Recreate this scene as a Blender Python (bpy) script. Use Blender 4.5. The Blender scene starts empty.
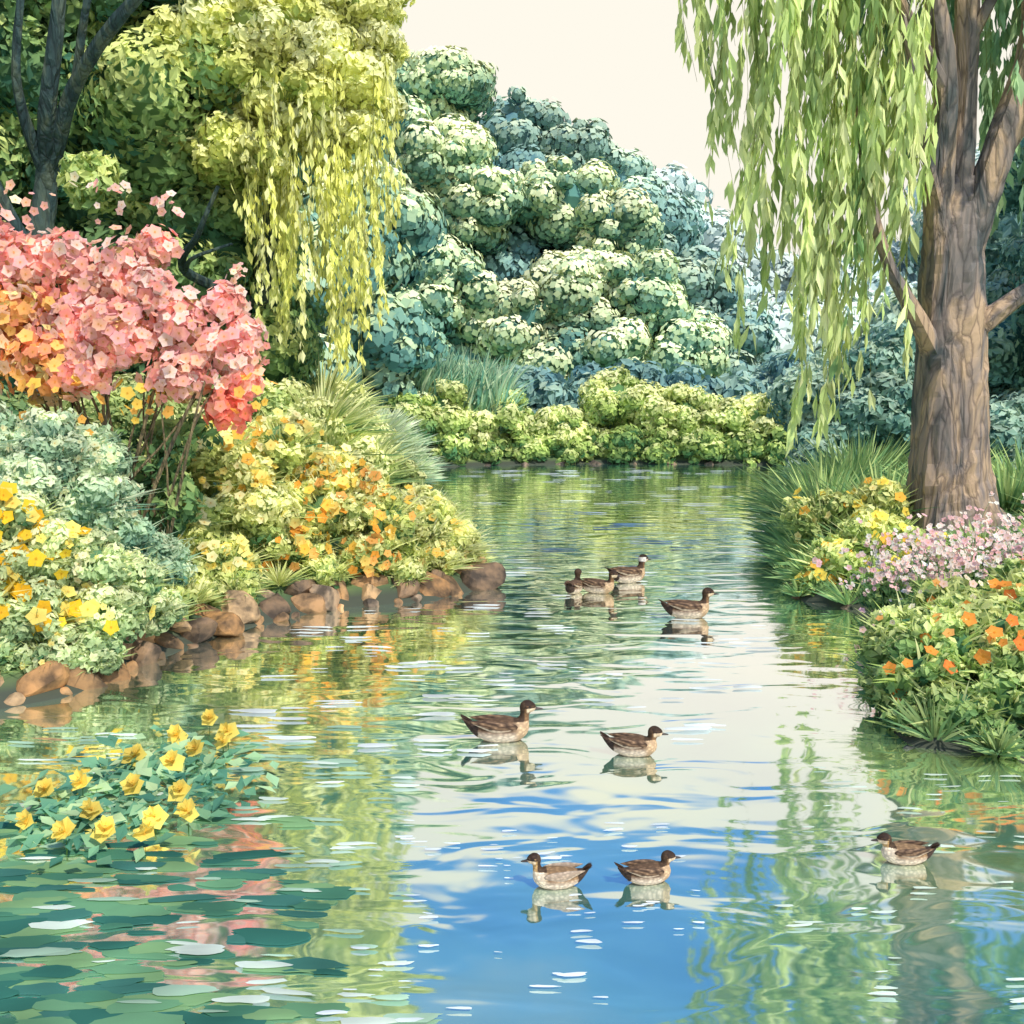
import bpy, math, numpy as np
from mathutils import Vector
rng=np.random.default_rng(7)
scene=bpy.context.scene
R=math.radians

# ---------------------------------------------------------------- materials
def new_mat(name):
    m=bpy.data.materials.new(name); m.use_nodes=True
    nt=m.node_tree; nt.nodes.clear()
    out=nt.nodes.new('ShaderNodeOutputMaterial')
    return m,nt,out
def N(nt,t,**k):
    n=nt.nodes.new(t)
    for a,b in k.items(): setattr(n,a,b)
    return n
def ramp(nt,stops):
    r=N(nt,'ShaderNodeValToRGB'); e=r.color_ramp.elements
    while len(e)>1: e.remove(e[-1])
    e[0].position=stops[0][0]; e[0].color=(*stops[0][1],1)
    for p,c in stops[1:]:
        x=e.new(p); x.color=(*c,1)
    return r
def leaf_mat(name,transl=0.4,scale=6.0):
    m,nt,out=new_mat(name)
    at=N(nt,'ShaderNodeAttribute',attribute_name='Col')
    tc=N(nt,'ShaderNodeTexCoord')
    no=N(nt,'ShaderNodeTexNoise'); no.inputs['Scale'].default_value=scale; no.inputs['Detail'].default_value=0
    nt.links.new(tc.outputs['Object'],no.inputs['Vector'])
    mr=N(nt,'ShaderNodeMapRange'); mr.inputs['From Min'].default_value=.3; mr.inputs['From Max'].default_value=.7
    mr.inputs['To Min'].default_value=.8; mr.inputs['To Max'].default_value=1.18
    nt.links.new(no.outputs['Fac'],mr.inputs['Value'])
    mx=N(nt,'ShaderNodeVectorMath',operation='SCALE')
    nt.links.new(at.outputs['Color'],mx.inputs[0]); nt.links.new(mr.outputs['Result'],mx.inputs['Scale'])
    d=N(nt,'ShaderNodeBsdfDiffuse'); nt.links.new(mx.outputs[0],d.inputs['Color'])
    if transl>0:
        t=N(nt,'ShaderNodeBsdfTranslucent')
        mix=N(nt,'ShaderNodeMixShader'); mix.inputs[0].default_value=transl
        nt.links.new(mx.outputs[0],t.inputs['Color'])
        nt.links.new(d.outputs[0],mix.inputs[1]); nt.links.new(t.outputs[0],mix.inputs[2])
        nt.links.new(mix.outputs[0],out.inputs[0])
    else: nt.links.new(d.outputs[0],out.inputs[0])
    return m
M_leaf=leaf_mat('foliage',.25,1.2); M_far=leaf_mat('distant_foliage',0,.12)
M_petal=leaf_mat('petals',.4,3)
def bark_mat(name,c1,c2,c3,sc=3):
    m,nt,out=new_mat(name)
    tc=N(nt,'ShaderNodeTexCoord'); mp=N(nt,'ShaderNodeMapping'); mp.inputs['Scale'].default_value=(sc,sc,sc*.25)
    n1=N(nt,'ShaderNodeTexNoise'); n1.inputs['Scale'].default_value=.8; n1.inputs['Detail'].default_value=9; n1.inputs['Distortion'].default_value=1.4
    n2=N(nt,'ShaderNodeTexVoronoi',feature='DISTANCE_TO_EDGE'); n2.inputs['Scale'].default_value=1.9
    nt.links.new(tc.outputs['Object'],mp.inputs[0]); nt.links.new(mp.outputs[0],n1.inputs['Vector']); 
    ad=N(nt,'ShaderNodeVectorMath',operation='ADD'); nt.links.new(mp.outputs[0],ad.inputs[0]); nt.links.new(n1.outputs['Color'],ad.inputs[1])
    nt.links.new(ad.outputs[0],n2.inputs['Vector'])
    r=ramp(nt,[(.36,c1),(.48,c2),(.6,c3)]); nt.links.new(n1.outputs['Fac'],r.inputs[0])
    cr=ramp(nt,[(0,(.3,.3,.33)),(.1,(1,1,1))]); nt.links.new(n2.outputs['Distance'],cr.inputs[0])
    mu=N(nt,'ShaderNodeMix',data_type='RGBA',blend_type='MULTIPLY'); mu.inputs[0].default_value=.7
    nt.links.new(r.outputs[0],mu.inputs[6]); nt.links.new(cr.outputs[0],mu.inputs[7])
    b=N(nt,'ShaderNodeBsdfPrincipled'); b.inputs['Roughness'].default_value=.85
    bp=N(nt,'ShaderNodeBump'); bp.inputs['Strength'].default_value=.8; bp.inputs['Distance'].default_value=.08
    nt.links.new(n2.outputs['Distance'],bp.inputs['Height'])
    nt.links.new(mu.outputs[2],b.inputs['Base Color']); nt.links.new(bp.outputs[0],b.inputs['Normal'])
    nt.links.new(b.outputs[0],out.inputs[0]); return m
M_bark=bark_mat('willow_bark',(.07,.08,.08),(.25,.20,.17),(.46,.32,.20))
M_bark2=bark_mat('dark_bark',(.012,.035,.04),(.03,.065,.065),(.08,.11,.08),4)
M_stem=bark_mat('shrub_stem_bark',(.06,.05,.03),(.14,.11,.05),(.24,.18,.09),8)

# ---------------------------------------------------------------- mesh accumulator
class Acc:
    def __init__(s): s.v=[];s.c=[];s.q=[];s.t=[];s.n=0; s.mq=[]; s.mt=[]
    def add(s,v,f,c,mi=0):
        v=np.asarray(v,float); f=np.asarray(f,int); c=np.asarray(c,float)
        if c.ndim==1: c=np.tile(c,(len(v),1))
        s.v.append(v); s.c.append(c)
        if f.shape[1]==4: s.q.append(f+s.n); s.mq.append(np.full(len(f),mi))
        else: s.t.append(f+s.n); s.mt.append(np.full(len(f),mi))
        s.n+=len(v)
    def obj(s,name,mats,smooth=False,parent=None):
        v=np.concatenate(s.v); c=np.clip(np.concatenate(s.c),0,1)
        q=np.concatenate(s.q) if s.q else np.zeros((0,4),int)
        t=np.concatenate(s.t) if s.t else np.zeros((0,3),int)
        mi=np.concatenate(s.mq+s.mt)
        me=bpy.data.meshes.new(name); me.vertices.add(len(v)); me.vertices.foreach_set('co',v.ravel())
        nl=q.size+t.size; me.loops.add(nl); me.loops.foreach_set('vertex_index',np.concatenate([q.ravel(),t.ravel()]).astype(np.int32))
        me.polygons.add(len(q)+len(t))
        st=np.concatenate([np.arange(len(q))*4, q.size+np.arange(len(t))*3]).astype(np.int32)
        me.polygons.foreach_set('loop_start',st)
        me.polygons.foreach_set('material_index',mi.astype(np.int32))
        me.polygons.foreach_set('use_smooth',np.full(len(st),smooth))
        me.update(calc_edges=True)
        a=me.color_attributes.new('Col','FLOAT_COLOR','POINT')
        a.data.foreach_set('color',np.hstack([c,np.ones((len(c),1))]).astype(np.float32).ravel())
        for m in (mats if isinstance(mats,list) else [mats]): me.materials.append(m)
        o=bpy.data.objects.new(name,me); scene.collection.objects.link(o)
        if parent: o.parent=parent
        return o
def norm(a): return a/np.maximum(np.linalg.norm(a,axis=1,keepdims=True),1e-9)
def rdir(n): return norm(rng.normal(size=(n,3)))
def stamp(acc,pos,nrm,size,tv,tf,col,tcol=None,tan=None,mi=0):
    n=len(pos)
    if n==0: return
    nrm=norm(nrm)
    t=rdir(n) if tan is None else tan
    t=norm(t-(t*nrm).sum(1,keepdims=True)*nrm); b=np.cross(nrm,t)
    size=np.broadcast_to(np.asarray(size,float),(n,)) [:,None,None]
    V=pos[:,None,:]+size*(tv[None,:,0:1]*t[:,None,:]+tv[None,:,1:2]*b[:,None,:]+tv[None,:,2:3]*nrm[:,None,:])
    F=tf[None]+(np.arange(n)*len(tv))[:,None,None]
    C=np.repeat(col[:,None,:],len(tv),1)
    if tcol is not None: C=C*(1-tcol[None,:,3:4])+tcol[None,:,:3]*tcol[None,:,3:4]
    acc.add(V.reshape(-1,3),F.reshape(-1,tf.shape[1]),C.reshape(-1,3),mi)
LEAF=(np.array([[-1,0,0],[-.1,-.55,.12],[1,0,-.1],[.1,.55,.12]],float),np.array([[0,1,2,3]]))
FLAT=(np.array([[-.9,0,0],[-.1,-.7,.0],[.9,0,0],[.1,.7,.0]],float),np.array([[0,1,2,3]]))
LANCE=(np.array([[0,0,0],[.45,-.1,.03],[1,0,-.04],[.5,.1,.03]],float),np.array([[0,1,2,3]]))
fv=[];ff=[];fc=[]
for k in range(5):
    a=k*2*math.pi/5; u=np.array([math.cos(a),math.sin(a)]); w=np.array([-u[1],u[0]])
    for (r,s,z) in [(0.0,0,0),(.62,-.44,.14),(1.0,0,.18),(.62,.44,.16)]:
        p=u*r+w*s; fv.append([p[0],p[1],z]); fc.append([1,.6,.1,.3 if r==0 else 0])
    ff.append([4*k,4*k+1,4*k+2,4*k+3])
b0=len(fv)
for k in range(4):
    a=k*math.pi/2; fv.append([.16*math.cos(a),.16*math.sin(a),.12]); fc.append([.6,.3,.03,.7])
ff.append([b0,b0+1,b0+2,b0+3])
FLOWER=(np.array(fv),np.array(ff)); FC=np.array(fc,float)
def ico(sub=2):
    import bmesh
    bm=bmesh.new(); bmesh.ops.create_icosphere(bm,subdivisions=sub,radius=1)
    v=np.array([x.co[:] for x in bm.verts]); f=np.array([[y.index for y in x.verts] for x in bm.faces]); bm.free(); return v,f
ICO=ico(2); ICO3=ico(3); ICO1=ico(1)

def pal(t,stops):
    t=np.clip(t,0,1); xs=[s[0] for s in stops]
    v=np.stack([np.interp(t,xs,[s[1][i] for s in stops]) for i in range(3)],1)
    return np.minimum(v**.85*1.12,.95)
GREEN=[(0,(.03,.10,.05)),(.5,(.14,.27,.08)),(1,(.42,.52,.15))]
GOLD=[(0,(.24,.34,.07)),(.45,(.66,.67,.16)),(1,(.95,.90,.42))]
PALE=[(0,(.08,.20,.08)),(.5,(.42,.50,.15)),(1,(.85,.82,.38))]
TEAL=[(0,(.03,.12,.12)),(.5,(.14,.30,.23)),(1,(.42,.54,.38))]
FARA=[(0,(.06,.19,.18)),(.35,(.16,.31,.22)),(.62,(.42,.54,.27)),(1,(.82,.82,.48))]  # far palettes: distance haze painted into the leaf colours, paler and bluer
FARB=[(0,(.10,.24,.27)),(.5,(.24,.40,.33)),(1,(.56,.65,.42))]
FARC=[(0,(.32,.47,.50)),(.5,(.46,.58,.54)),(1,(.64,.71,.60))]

def crown(acc,lobes,palette,leaf,cover=1.5,nsub=14,ksub=.42,tone=.5,core=True,squash=.85,mi=0,jit=.45,kz=.32,st_=.14,tmpl=None,shell=.2,wob=0):
    tmpl=tmpl or LEAF
    for L in lobes:
        x,y,z,r=L[:4]; tn=L[4] if len(L)>4 else tone
        c=np.array([x,y,z])
        d=rdir(nsub*3)
        for _ in range(12):
            df=d[:,None]-d[None]; ds=(df**2).sum(2)+.01
            d=norm(d+.02*(df/ds[...,None]**1.5).sum(1)/3)
        d=d[rng.permutation(len(d))[:nsub*2]]
        n2=len(d)
        rad=r*ksub*rng.uniform(.45,1.35,n2)
        cen=c+d*np.array([1,1,squash])*(r-rad*.6)[:,None]*rng.uniform(.78,1.15+wob,(n2,1))
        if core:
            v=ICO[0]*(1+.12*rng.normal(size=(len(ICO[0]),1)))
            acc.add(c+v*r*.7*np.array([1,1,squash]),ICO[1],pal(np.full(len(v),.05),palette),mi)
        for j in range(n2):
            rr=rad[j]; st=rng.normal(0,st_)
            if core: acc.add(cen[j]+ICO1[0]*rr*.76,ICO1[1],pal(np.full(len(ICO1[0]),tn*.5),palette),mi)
            nl=int(cover*4*math.pi*rr*rr/(leaf*leaf*1.0))+6
            n=rdir(nl)
            ph=rng.uniform(0,6.3,3); lump=1+wob*(np.sin(n[:,0]*5+ph[0])+np.sin(n[:,1]*5+ph[1])+np.sin(n[:,2]*6+ph[2]))[:,None]*.5
            o=n*rr*rng.uniform(.96-shell,.96+shell,(nl,1))*lump
            o[:,2]*=.85
            p=cen[j]+o
            keep=(((p-c)/np.array([1,1,squash]))**2).sum(1)>(r*.62)**2
            p=p[keep]; n=n[keep]
            nn=n+rng.normal(0,jit,n.shape)
            t=tn+st+kz*n[:,2]+rng.normal(0,.08,len(n))  # upward leaves get paler colour: painted light on puff tops, shade below
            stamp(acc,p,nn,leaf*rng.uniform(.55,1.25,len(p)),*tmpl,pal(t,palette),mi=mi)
def flowers_on(acc,lobes,cols,size,per,squash=.85,mi=0,out=1.05,spread=.12):
    for L in lobes:
        x,y,z,r=L[:4]
        n=rdir(per); n[:,1]=-abs(n[:,1])+rng.normal(0,.25,per); n[:,2]+=.25; n=norm(n)
        p=np.array([x,y,z])+n*np.array([1,1,squash])*r*(out+rng.normal(0,spread,(per,1)))
        ci=rng.integers(0,len(cols),per); c=np.array(cols)[ci]*rng.uniform(.9,1.08,(per,1))
        stamp(acc,p,n+rng.normal(0,.35,n.shape)+[0,-.3,.1],size*rng.uniform(.6,1.2,per),*FLOWER,c,FC,mi=mi)
def blades(acc,base,direc,length,width,bend,cols,seg=4,mi=0):
    n=len(base); direc=norm(direc)
    side=norm(np.cross(direc,rdir(n)))
    vs=[]; bend=np.broadcast_to(bend,(n,))
    for k in range(seg+1):
        f=k/seg
        h=direc.copy(); h[:,2]=0
        p=base+direc*length[:,None]*f + h*(bend*length*f*f)[:,None]; p[:,2]-=(bend*length*f*f*.6)
        w=width*((1-f)**.7*(0.6+.8*min(f*3,1)) if k<seg else .02)
        vs.append(p-side*w[:,None]); vs.append(p+side*w[:,None])
    V=np.stack(vs,1); F=np.array([[2*k,2*k+1,2*k+3,2*k+2] for k in range(seg)])
    F=F[None]+(np.arange(n)*V.shape[1])[:,None,None]
    acc.add(V.reshape(-1,3),F.reshape(-1,4),np.repeat(cols[:,None],V.shape[1],1).reshape(-1,3),mi)
def catmull(pts,k=8):
    P=np.array(pts,float); P=np.vstack([2*P[0]-P[1],P,2*P[-1]-P[-2]]); o=[]
    for i in range(1,len(P)-2):
        for t in np.linspace(0,1,k,endpoint=False):
            a,b,c,d=P[i-1],P[i],P[i+1],P[i+2]
            o.append(.5*((2*b)+(-a+c)*t+(2*a-5*b+4*c-d)*t*t+(-a+3*b-3*c+d)*t**3))
    o.append(P[-2]); return np.array(o)
def tube(acc,pts,col=(.1,.1,.1),sides=12,k=8,rough=.06,mi=0):
    C=catmull(pts,k); p=C[:,:3]; r=np.maximum(C[:,3],.002)
    tg=norm(np.gradient(p,axis=0))
    ref=np.array([0.2,1,0.1]); u=norm(np.cross(tg,ref)); w=np.cross(tg,u)
    a=np.linspace(0,2*math.pi,sides,endpoint=False)
    lump=1+rough*np.sin(a*3+rng.uniform(0,6))[None]+rough*rng.normal(size=(len(p),sides))*.5+rough*.8*np.sin(a*5+rng.uniform(0,6))[None]
    V=p[:,None]+(r[:,None]*lump)[...,None]*(np.cos(a)[None,:,None]*u[:,None]+np.sin(a)[None,:,None]*w[:,None])
    F=[[i*sides+j,i*sides+(j+1)%sides,(i+1)*sides+(j+1)%sides,(i+1)*sides+j] for i in range(len(p)-1) for j in range(sides)]
    acc.add(V.reshape(-1,3),np.array(F),np.array(col),mi)

# ---------------------------------------------------------------- terrain & pond
pond=np.array([(-16,-9),(16,-9),(16,5),(9,6.3),(6,6.8),(4.4,7.0),(3.6,7.1),(3.05,7.3),(3.05,7.9),(3.6,9.3),(4.3,11),(4.56,12.0),(3.8,12.7),(4.0,14),(4.5,16.1),(5.4,19),(6.3,21.5),(8.2,27),(10.2,34),(11.4,39.5),
 (8,40.4),(3,40.8),(-1,39.8),(-3.2,38.5),(-4.3,34),(-3.4,31),(-4,26),(-2.6,20),(-1.2,16.3),(-.4,14.5),(-.3,13.8),(-1.07,12.8),(-2.3,12.3),(-3.2,11.1),(-3.65,9.8),(-3.94,8.6),(-4.5,8.1),(-6.5,7.2),(-10,5.5),(-16,3)],float)
def sdist(x,y):
    p=np.stack([x,y],-1); d=np.full(x.shape,1e9); ins=np.zeros(x.shape,bool)
    n=len(pond)
    for i in range(n):
        a=pond[i]; b=pond[(i+1)%n]; e=b-a; w=p-a
        t=np.clip((w@e)/(e@e),0,1); dd=np.linalg.norm(w-t[...,None]*e,axis=-1); d=np.minimum(d,dd)
        c=((a[1]>y)!=(b[1]>y)); xx=(b[0]-a[0])*(y-a[1])/(b[1]-a[1]+1e-12)+a[0]
        ins^=(c&(x<xx))
    return np.where(ins,-d,d)
def height(x,y):
    x=np.asarray(x,float); y=np.asarray(y,float); s=sdist(x,y)
    h=np.where(s>0,.05+.55*(1-np.exp(-s/0.7))+.6*(1-np.exp(-np.maximum(s-2,0)/9)), np.maximum(s*.7,-1.2)+.03)
    return h+np.where(s>.3,.05*np.sin(x*1.7+y)*np.cos(y*1.3),0)
xs=np.concatenate([[-900,-500,-250,-120,-70],np.arange(-45,-12,1.2),np.arange(-12,13,.2),np.arange(13,46,1.2),[70,120,250,500,900]])
ys=np.concatenate([[-400,-150,-60],np.arange(-30,4,1.2),np.arange(4,24,.2),np.arange(24,46,.4),np.arange(46,90,3),[120,200,400,900]])
X,Y=np.meshgrid(xs,ys); Z=height(X,Y)
g=Acc(); nx=len(xs); ny=len(ys)
I=(np.arange(ny-1)[:,None]*nx+np.arange(nx-1)[None]).ravel()
g.add(np.stack([X,Y,Z],-1).reshape(-1,3),np.stack([I,I+1,I+nx+1,I+nx],1),np.array([.1,.2,.05]))
m,nt,out=new_mat('grassy_ground')
tc=N(nt,'ShaderNodeTexCoord'); n1=N(nt,'ShaderNodeTexNoise'); n1.inputs['Scale'].default_value=1.3; n1.inputs['Detail'].default_value=9
nt.links.new(tc.outputs['Object'],n1.inputs['Vector'])
r=ramp(nt,[(.3,(.04,.09,.04)),(.5,(.12,.21,.06)),(.7,(.28,.36,.1))]); nt.links.new(n1.outputs['Fac'],r.inputs[0])
sep=N(nt,'ShaderNodeSeparateXYZ'); nt.links.new(tc.outputs['Object'],sep.inputs[0])
mr=N(nt,'ShaderNodeMapRange'); mr.inputs['From Min'].default_value=.1; mr.inputs['From Max'].default_value=.3; nt.links.new(sep.outputs['Z'],mr.inputs['Value'])
mx=N(nt,'ShaderNodeMix',data_type='RGBA'); mx.inputs[6].default_value=(.05,.06,.04,1); nt.links.new(mr.outputs[0],mx.inputs[0]); nt.links.new(r.outputs[0],mx.inputs[7])
b=N(nt,'ShaderNodeBsdfPrincipled'); b.inputs['Roughness'].default_value=.9; nt.links.new(mx.outputs[2],b.inputs['Base Color'])
bp=N(nt,'ShaderNodeBump'); bp.inputs['Strength'].default_value=.6; nt.links.new(n1.outputs['Fac'],bp.inputs['Height']); nt.links.new(bp.outputs[0],b.inputs['Normal'])
nt.links.new(b.outputs[0],out.inputs[0])
g.obj('ground',m,True)
w=Acc(); w.add(np.array([[-18,-10,0],[18,-10,0],[18,44,0],[-18,44,0]]),np.array([[0,1,2,3]]),np.array([0,0,0]))
m,nt,out=new_mat('pond_water')
tc=N(nt,'ShaderNodeTexCoord'); mp=N(nt,'ShaderNodeMapping'); mp.inputs['Scale'].default_value=(1,2.2,1)
nt.links.new(tc.outputs['Object'],mp.inputs[0])
n1=N(nt,'ShaderNodeTexNoise'); n1.inputs['Scale'].default_value=1.1; n1.inputs['Detail'].default_value=1.6; n1.inputs['Distortion'].default_value=.7
n2=N(nt,'ShaderNodeTexNoise'); n2.inputs['Scale'].default_value=.45; n2.inputs['Detail'].default_value=5
nt.links.new(mp.outputs[0],n1.inputs['Vector']); nt.links.new(tc.outputs['Object'],n2.inputs['Vector'])
bp=N(nt,'ShaderNodeBump'); bp.inputs['Strength'].default_value=1; bp.inputs['Distance'].default_value=.018; nt.links.new(n1.outputs['Fac'],bp.inputs['Height'])
rc=ramp(nt,[(.35,(.03,.19,.18)),(.5,(.12,.36,.24)),(.65,(.38,.52,.18))]); nt.links.new(n2.outputs['Fac'],rc.inputs[0])
df=N(nt,'ShaderNodeBsdfDiffuse'); nt.links.new(rc.outputs[0],df.inputs[0])
gl=N(nt,'ShaderNodeBsdfGlossy'); gl.inputs['Roughness'].default_value=.05; gl.inputs['Color'].default_value=(.99,.99,.99,1)
nt.links.new(bp.outputs[0],gl.inputs['Normal'])
fr=N(nt,'ShaderNodeFresnel'); fr.inputs['IOR'].default_value=1.33
mr=N(nt,'ShaderNodeMapRange'); mr.inputs['From Max'].default_value=.22; mr.inputs['To Min'].default_value=.56; mr.inputs['To Max'].default_value=.95; nt.links.new(fr.outputs[0],mr.inputs['Value'])
ms=N(nt,'ShaderNodeMixShader'); nt.links.new(mr.outputs[0],ms.inputs[0]); nt.links.new(df.outputs[0],ms.inputs[1]); nt.links.new(gl.outputs[0],ms.inputs[2])
nt.links.new(ms.outputs[0],out.inputs[0])
w.obj('pond_water',m)

# ---------------------------------------------------------------- distant trees (planted 80-120 m away)
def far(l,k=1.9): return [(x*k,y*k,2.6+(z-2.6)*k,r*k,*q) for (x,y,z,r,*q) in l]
a=Acc(); kw=dict(jit=.12,kz=.5,nsub=13,ksub=.44,st_=.1,tmpl=FLAT,shell=.13,wob=.12)
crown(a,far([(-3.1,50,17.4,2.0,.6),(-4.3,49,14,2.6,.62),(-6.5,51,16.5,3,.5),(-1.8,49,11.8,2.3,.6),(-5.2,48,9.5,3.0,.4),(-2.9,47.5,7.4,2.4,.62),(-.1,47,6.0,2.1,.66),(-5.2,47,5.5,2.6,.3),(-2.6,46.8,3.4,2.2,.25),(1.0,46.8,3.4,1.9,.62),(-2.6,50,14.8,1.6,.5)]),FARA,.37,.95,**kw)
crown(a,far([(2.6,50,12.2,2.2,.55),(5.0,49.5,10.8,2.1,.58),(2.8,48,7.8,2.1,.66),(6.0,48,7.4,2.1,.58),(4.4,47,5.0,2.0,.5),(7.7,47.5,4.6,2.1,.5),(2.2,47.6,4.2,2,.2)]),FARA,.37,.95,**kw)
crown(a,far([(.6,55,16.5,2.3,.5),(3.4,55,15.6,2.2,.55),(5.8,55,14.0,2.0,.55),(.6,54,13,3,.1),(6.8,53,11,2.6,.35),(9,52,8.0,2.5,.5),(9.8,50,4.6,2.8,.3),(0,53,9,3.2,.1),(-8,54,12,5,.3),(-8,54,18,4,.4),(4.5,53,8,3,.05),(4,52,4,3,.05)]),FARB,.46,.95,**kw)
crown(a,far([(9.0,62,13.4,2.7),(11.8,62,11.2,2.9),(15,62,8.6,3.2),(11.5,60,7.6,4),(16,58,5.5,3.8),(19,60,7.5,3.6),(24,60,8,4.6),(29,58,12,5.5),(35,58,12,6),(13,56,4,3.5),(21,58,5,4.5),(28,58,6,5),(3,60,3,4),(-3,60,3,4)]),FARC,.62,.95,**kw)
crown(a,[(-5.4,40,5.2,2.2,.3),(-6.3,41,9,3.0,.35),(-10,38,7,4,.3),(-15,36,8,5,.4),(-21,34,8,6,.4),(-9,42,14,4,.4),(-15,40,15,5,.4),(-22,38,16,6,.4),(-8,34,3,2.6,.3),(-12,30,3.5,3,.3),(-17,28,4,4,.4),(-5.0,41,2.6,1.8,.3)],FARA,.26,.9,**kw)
a.obj('distant_trees',M_far)
a=Acc(); YB=[(0,(.06,.17,.06)),(.5,(.38,.50,.11)),(1,(.88,.86,.38))]
crown(a,[(-4.3,39.6,1.6,1.3,.5),(-2.9,40.4,2.0,1.3,.6),(-1.6,40.8,1.4,1.1,.7),(-.3,41.2,1.9,1.2,.6),(.9,41.5,1.4,1.1,.7),(2.1,41.6,1.3,1.0,.6),(3.2,41.7,.8,.9,.5),(-.9,40.4,.6,.8,.3),(.6,40.9,.6,.8,.4),(2.2,41.1,.5,.8,.4),(-2.4,39.6,.7,.8,.3),
 (4.4,42.3,2.5,1.5,.6),(5.8,42.2,1.9,1.2,.7),(7.3,42,2.0,1.3,.75),(8.8,41.8,1.6,1.2,.65),(10.2,41.5,1.7,1.2,.75),(11.6,41.0,1.3,1.1,.6),(13.2,41,1.7,1.4,.4),(4.6,41.2,.7,.9,.2),(6.2,41.2,.7,.9,.4),(7.9,41,.7,.9,.3),(9.5,40.7,.6,.9,.4),(11,40.3,.6,.9,.3)],YB,.14,1.1,jit=.25,kz=.45,nsub=12,ksub=.44,shell=.18,wob=.12)
crown(a,[(1,46,2,2.2,.2),(5,46,2.4,2.4,.2),(9,46,2,2.4,.2),(13,46,2.5,2.6,.2),(-3,45,2,2.2,.2),(17,45,2.5,3,.2)],FARB,.3,1.0,jit=.2)
a.obj('shoreline_bushes',M_leaf)
a=Acc()
n=3600; bx=rng.uniform(-6.4,-.4,n); by=rng.uniform(40.2,43,n)
bz=height(bx,by)+rng.uniform(.8,2.1,n)
blades(a,np.stack([bx,by,bz],1),np.stack([rng.normal(.15,.3,n),rng.normal(0,.2,n),np.ones(n)],1),rng.uniform(1.0,2.6,n),np.full(n,.05),rng.uniform(0,.35,n),pal(rng.uniform(0,1,n),[(0,(.08,.24,.16)),(.6,(.28,.46,.26)),(1,(.6,.7,.42))]))
a.obj('tall_reeds',M_leaf)
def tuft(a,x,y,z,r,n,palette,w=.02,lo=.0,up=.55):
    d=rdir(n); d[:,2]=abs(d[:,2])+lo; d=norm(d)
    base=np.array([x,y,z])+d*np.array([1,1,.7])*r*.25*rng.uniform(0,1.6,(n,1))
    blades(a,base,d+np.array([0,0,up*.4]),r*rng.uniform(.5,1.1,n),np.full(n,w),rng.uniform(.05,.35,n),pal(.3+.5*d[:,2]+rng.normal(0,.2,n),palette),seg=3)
a=Acc()
for (x,y,z,r) in [(-3.9,30.4,.3,1.4),(-4.6,30.2,.7,1.7),(-3.3,29.8,.1,1.0),(-5.6,30,1.0,1.8),(-4.2,30.8,1.2,1.2)]:
    tuft(a,x,y,z,r,1300,[(0,(.1,.25,.16)),(.5,(.5,.6,.34)),(1,(.88,.88,.6))],.05)
a.obj('spiky_shrubs',M_leaf)

# ---------------------------------------------------------------- left oak
a=Acc()
tube(a,[(-7.6,16,.4,.36),(-7.5,16,2.5,.27),(-7.45,16,4.6,.22),(-7.25,16,6.0,.17),(-6.95,15.5,7.0,.13),(-6.6,15.2,8.2,.1),(-6.3,15,10,.05)])
tube(a,[(-7.2,16,6.1,.14),(-6.5,15.4,7.2,.11),(-5.4,14.6,8.0,.09),(-4.4,14.2,8.5,.06),(-3.6,14.2,8.7,.03)],sides=8)
tube(a,[(-7.45,16,4.6,.16),(-7.9,15.7,5.8,.12),(-8.1,15.2,7.0,.09),(-8.4,14.9,8.8,.05)],sides=8)
tube(a,[(-7.25,16,6.0,.11),(-7.3,15.3,7.2,.07),(-7.0,15.0,8.6,.05)],sides=8)
tube(a,[(-7.9,15.7,5.8,.09),(-8.5,15.3,6.4,.06),(-9.2,15.2,7.4,.03)],sides=8)
tube(a,[(-6.5,15.4,7.2,.07),(-6.0,14.9,8.4,.05),(-5.4,14.6,9.4,.03)],sides=8)
tube(a,[(-5.4,14.6,8.0,.05),(-4.9,14.4,8.8,.03),(-4.7,14.2,9.8,.02)],sides=6)
OAK=[(0,(.04,.13,.08)),(.5,(.19,.32,.095)),(1,(.60,.64,.20))]
ko=dict(mi=1,jit=.28,kz=.45,st_=.16,nsub=13,ksub=.44,shell=.18,wob=.14)
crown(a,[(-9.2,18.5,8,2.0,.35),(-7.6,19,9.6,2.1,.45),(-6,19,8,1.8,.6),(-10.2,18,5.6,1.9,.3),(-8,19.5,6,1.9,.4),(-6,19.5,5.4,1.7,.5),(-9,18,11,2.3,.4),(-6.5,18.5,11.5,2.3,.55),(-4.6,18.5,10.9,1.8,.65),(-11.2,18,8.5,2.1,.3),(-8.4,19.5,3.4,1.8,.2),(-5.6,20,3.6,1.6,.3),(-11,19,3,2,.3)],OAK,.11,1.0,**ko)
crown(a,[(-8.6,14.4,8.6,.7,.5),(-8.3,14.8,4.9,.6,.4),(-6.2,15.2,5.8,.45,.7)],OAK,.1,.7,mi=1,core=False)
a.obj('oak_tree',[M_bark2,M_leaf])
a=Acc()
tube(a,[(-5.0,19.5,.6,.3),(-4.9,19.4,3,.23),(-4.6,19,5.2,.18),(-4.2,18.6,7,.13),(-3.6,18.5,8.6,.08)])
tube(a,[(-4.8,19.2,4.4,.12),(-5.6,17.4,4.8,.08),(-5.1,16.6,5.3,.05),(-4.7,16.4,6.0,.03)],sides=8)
tube(a,[(-5.6,17.4,4.8,.05),(-5.2,16.6,4.9,.035),(-4.5,16.4,5.1,.02)],sides=6)
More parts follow.
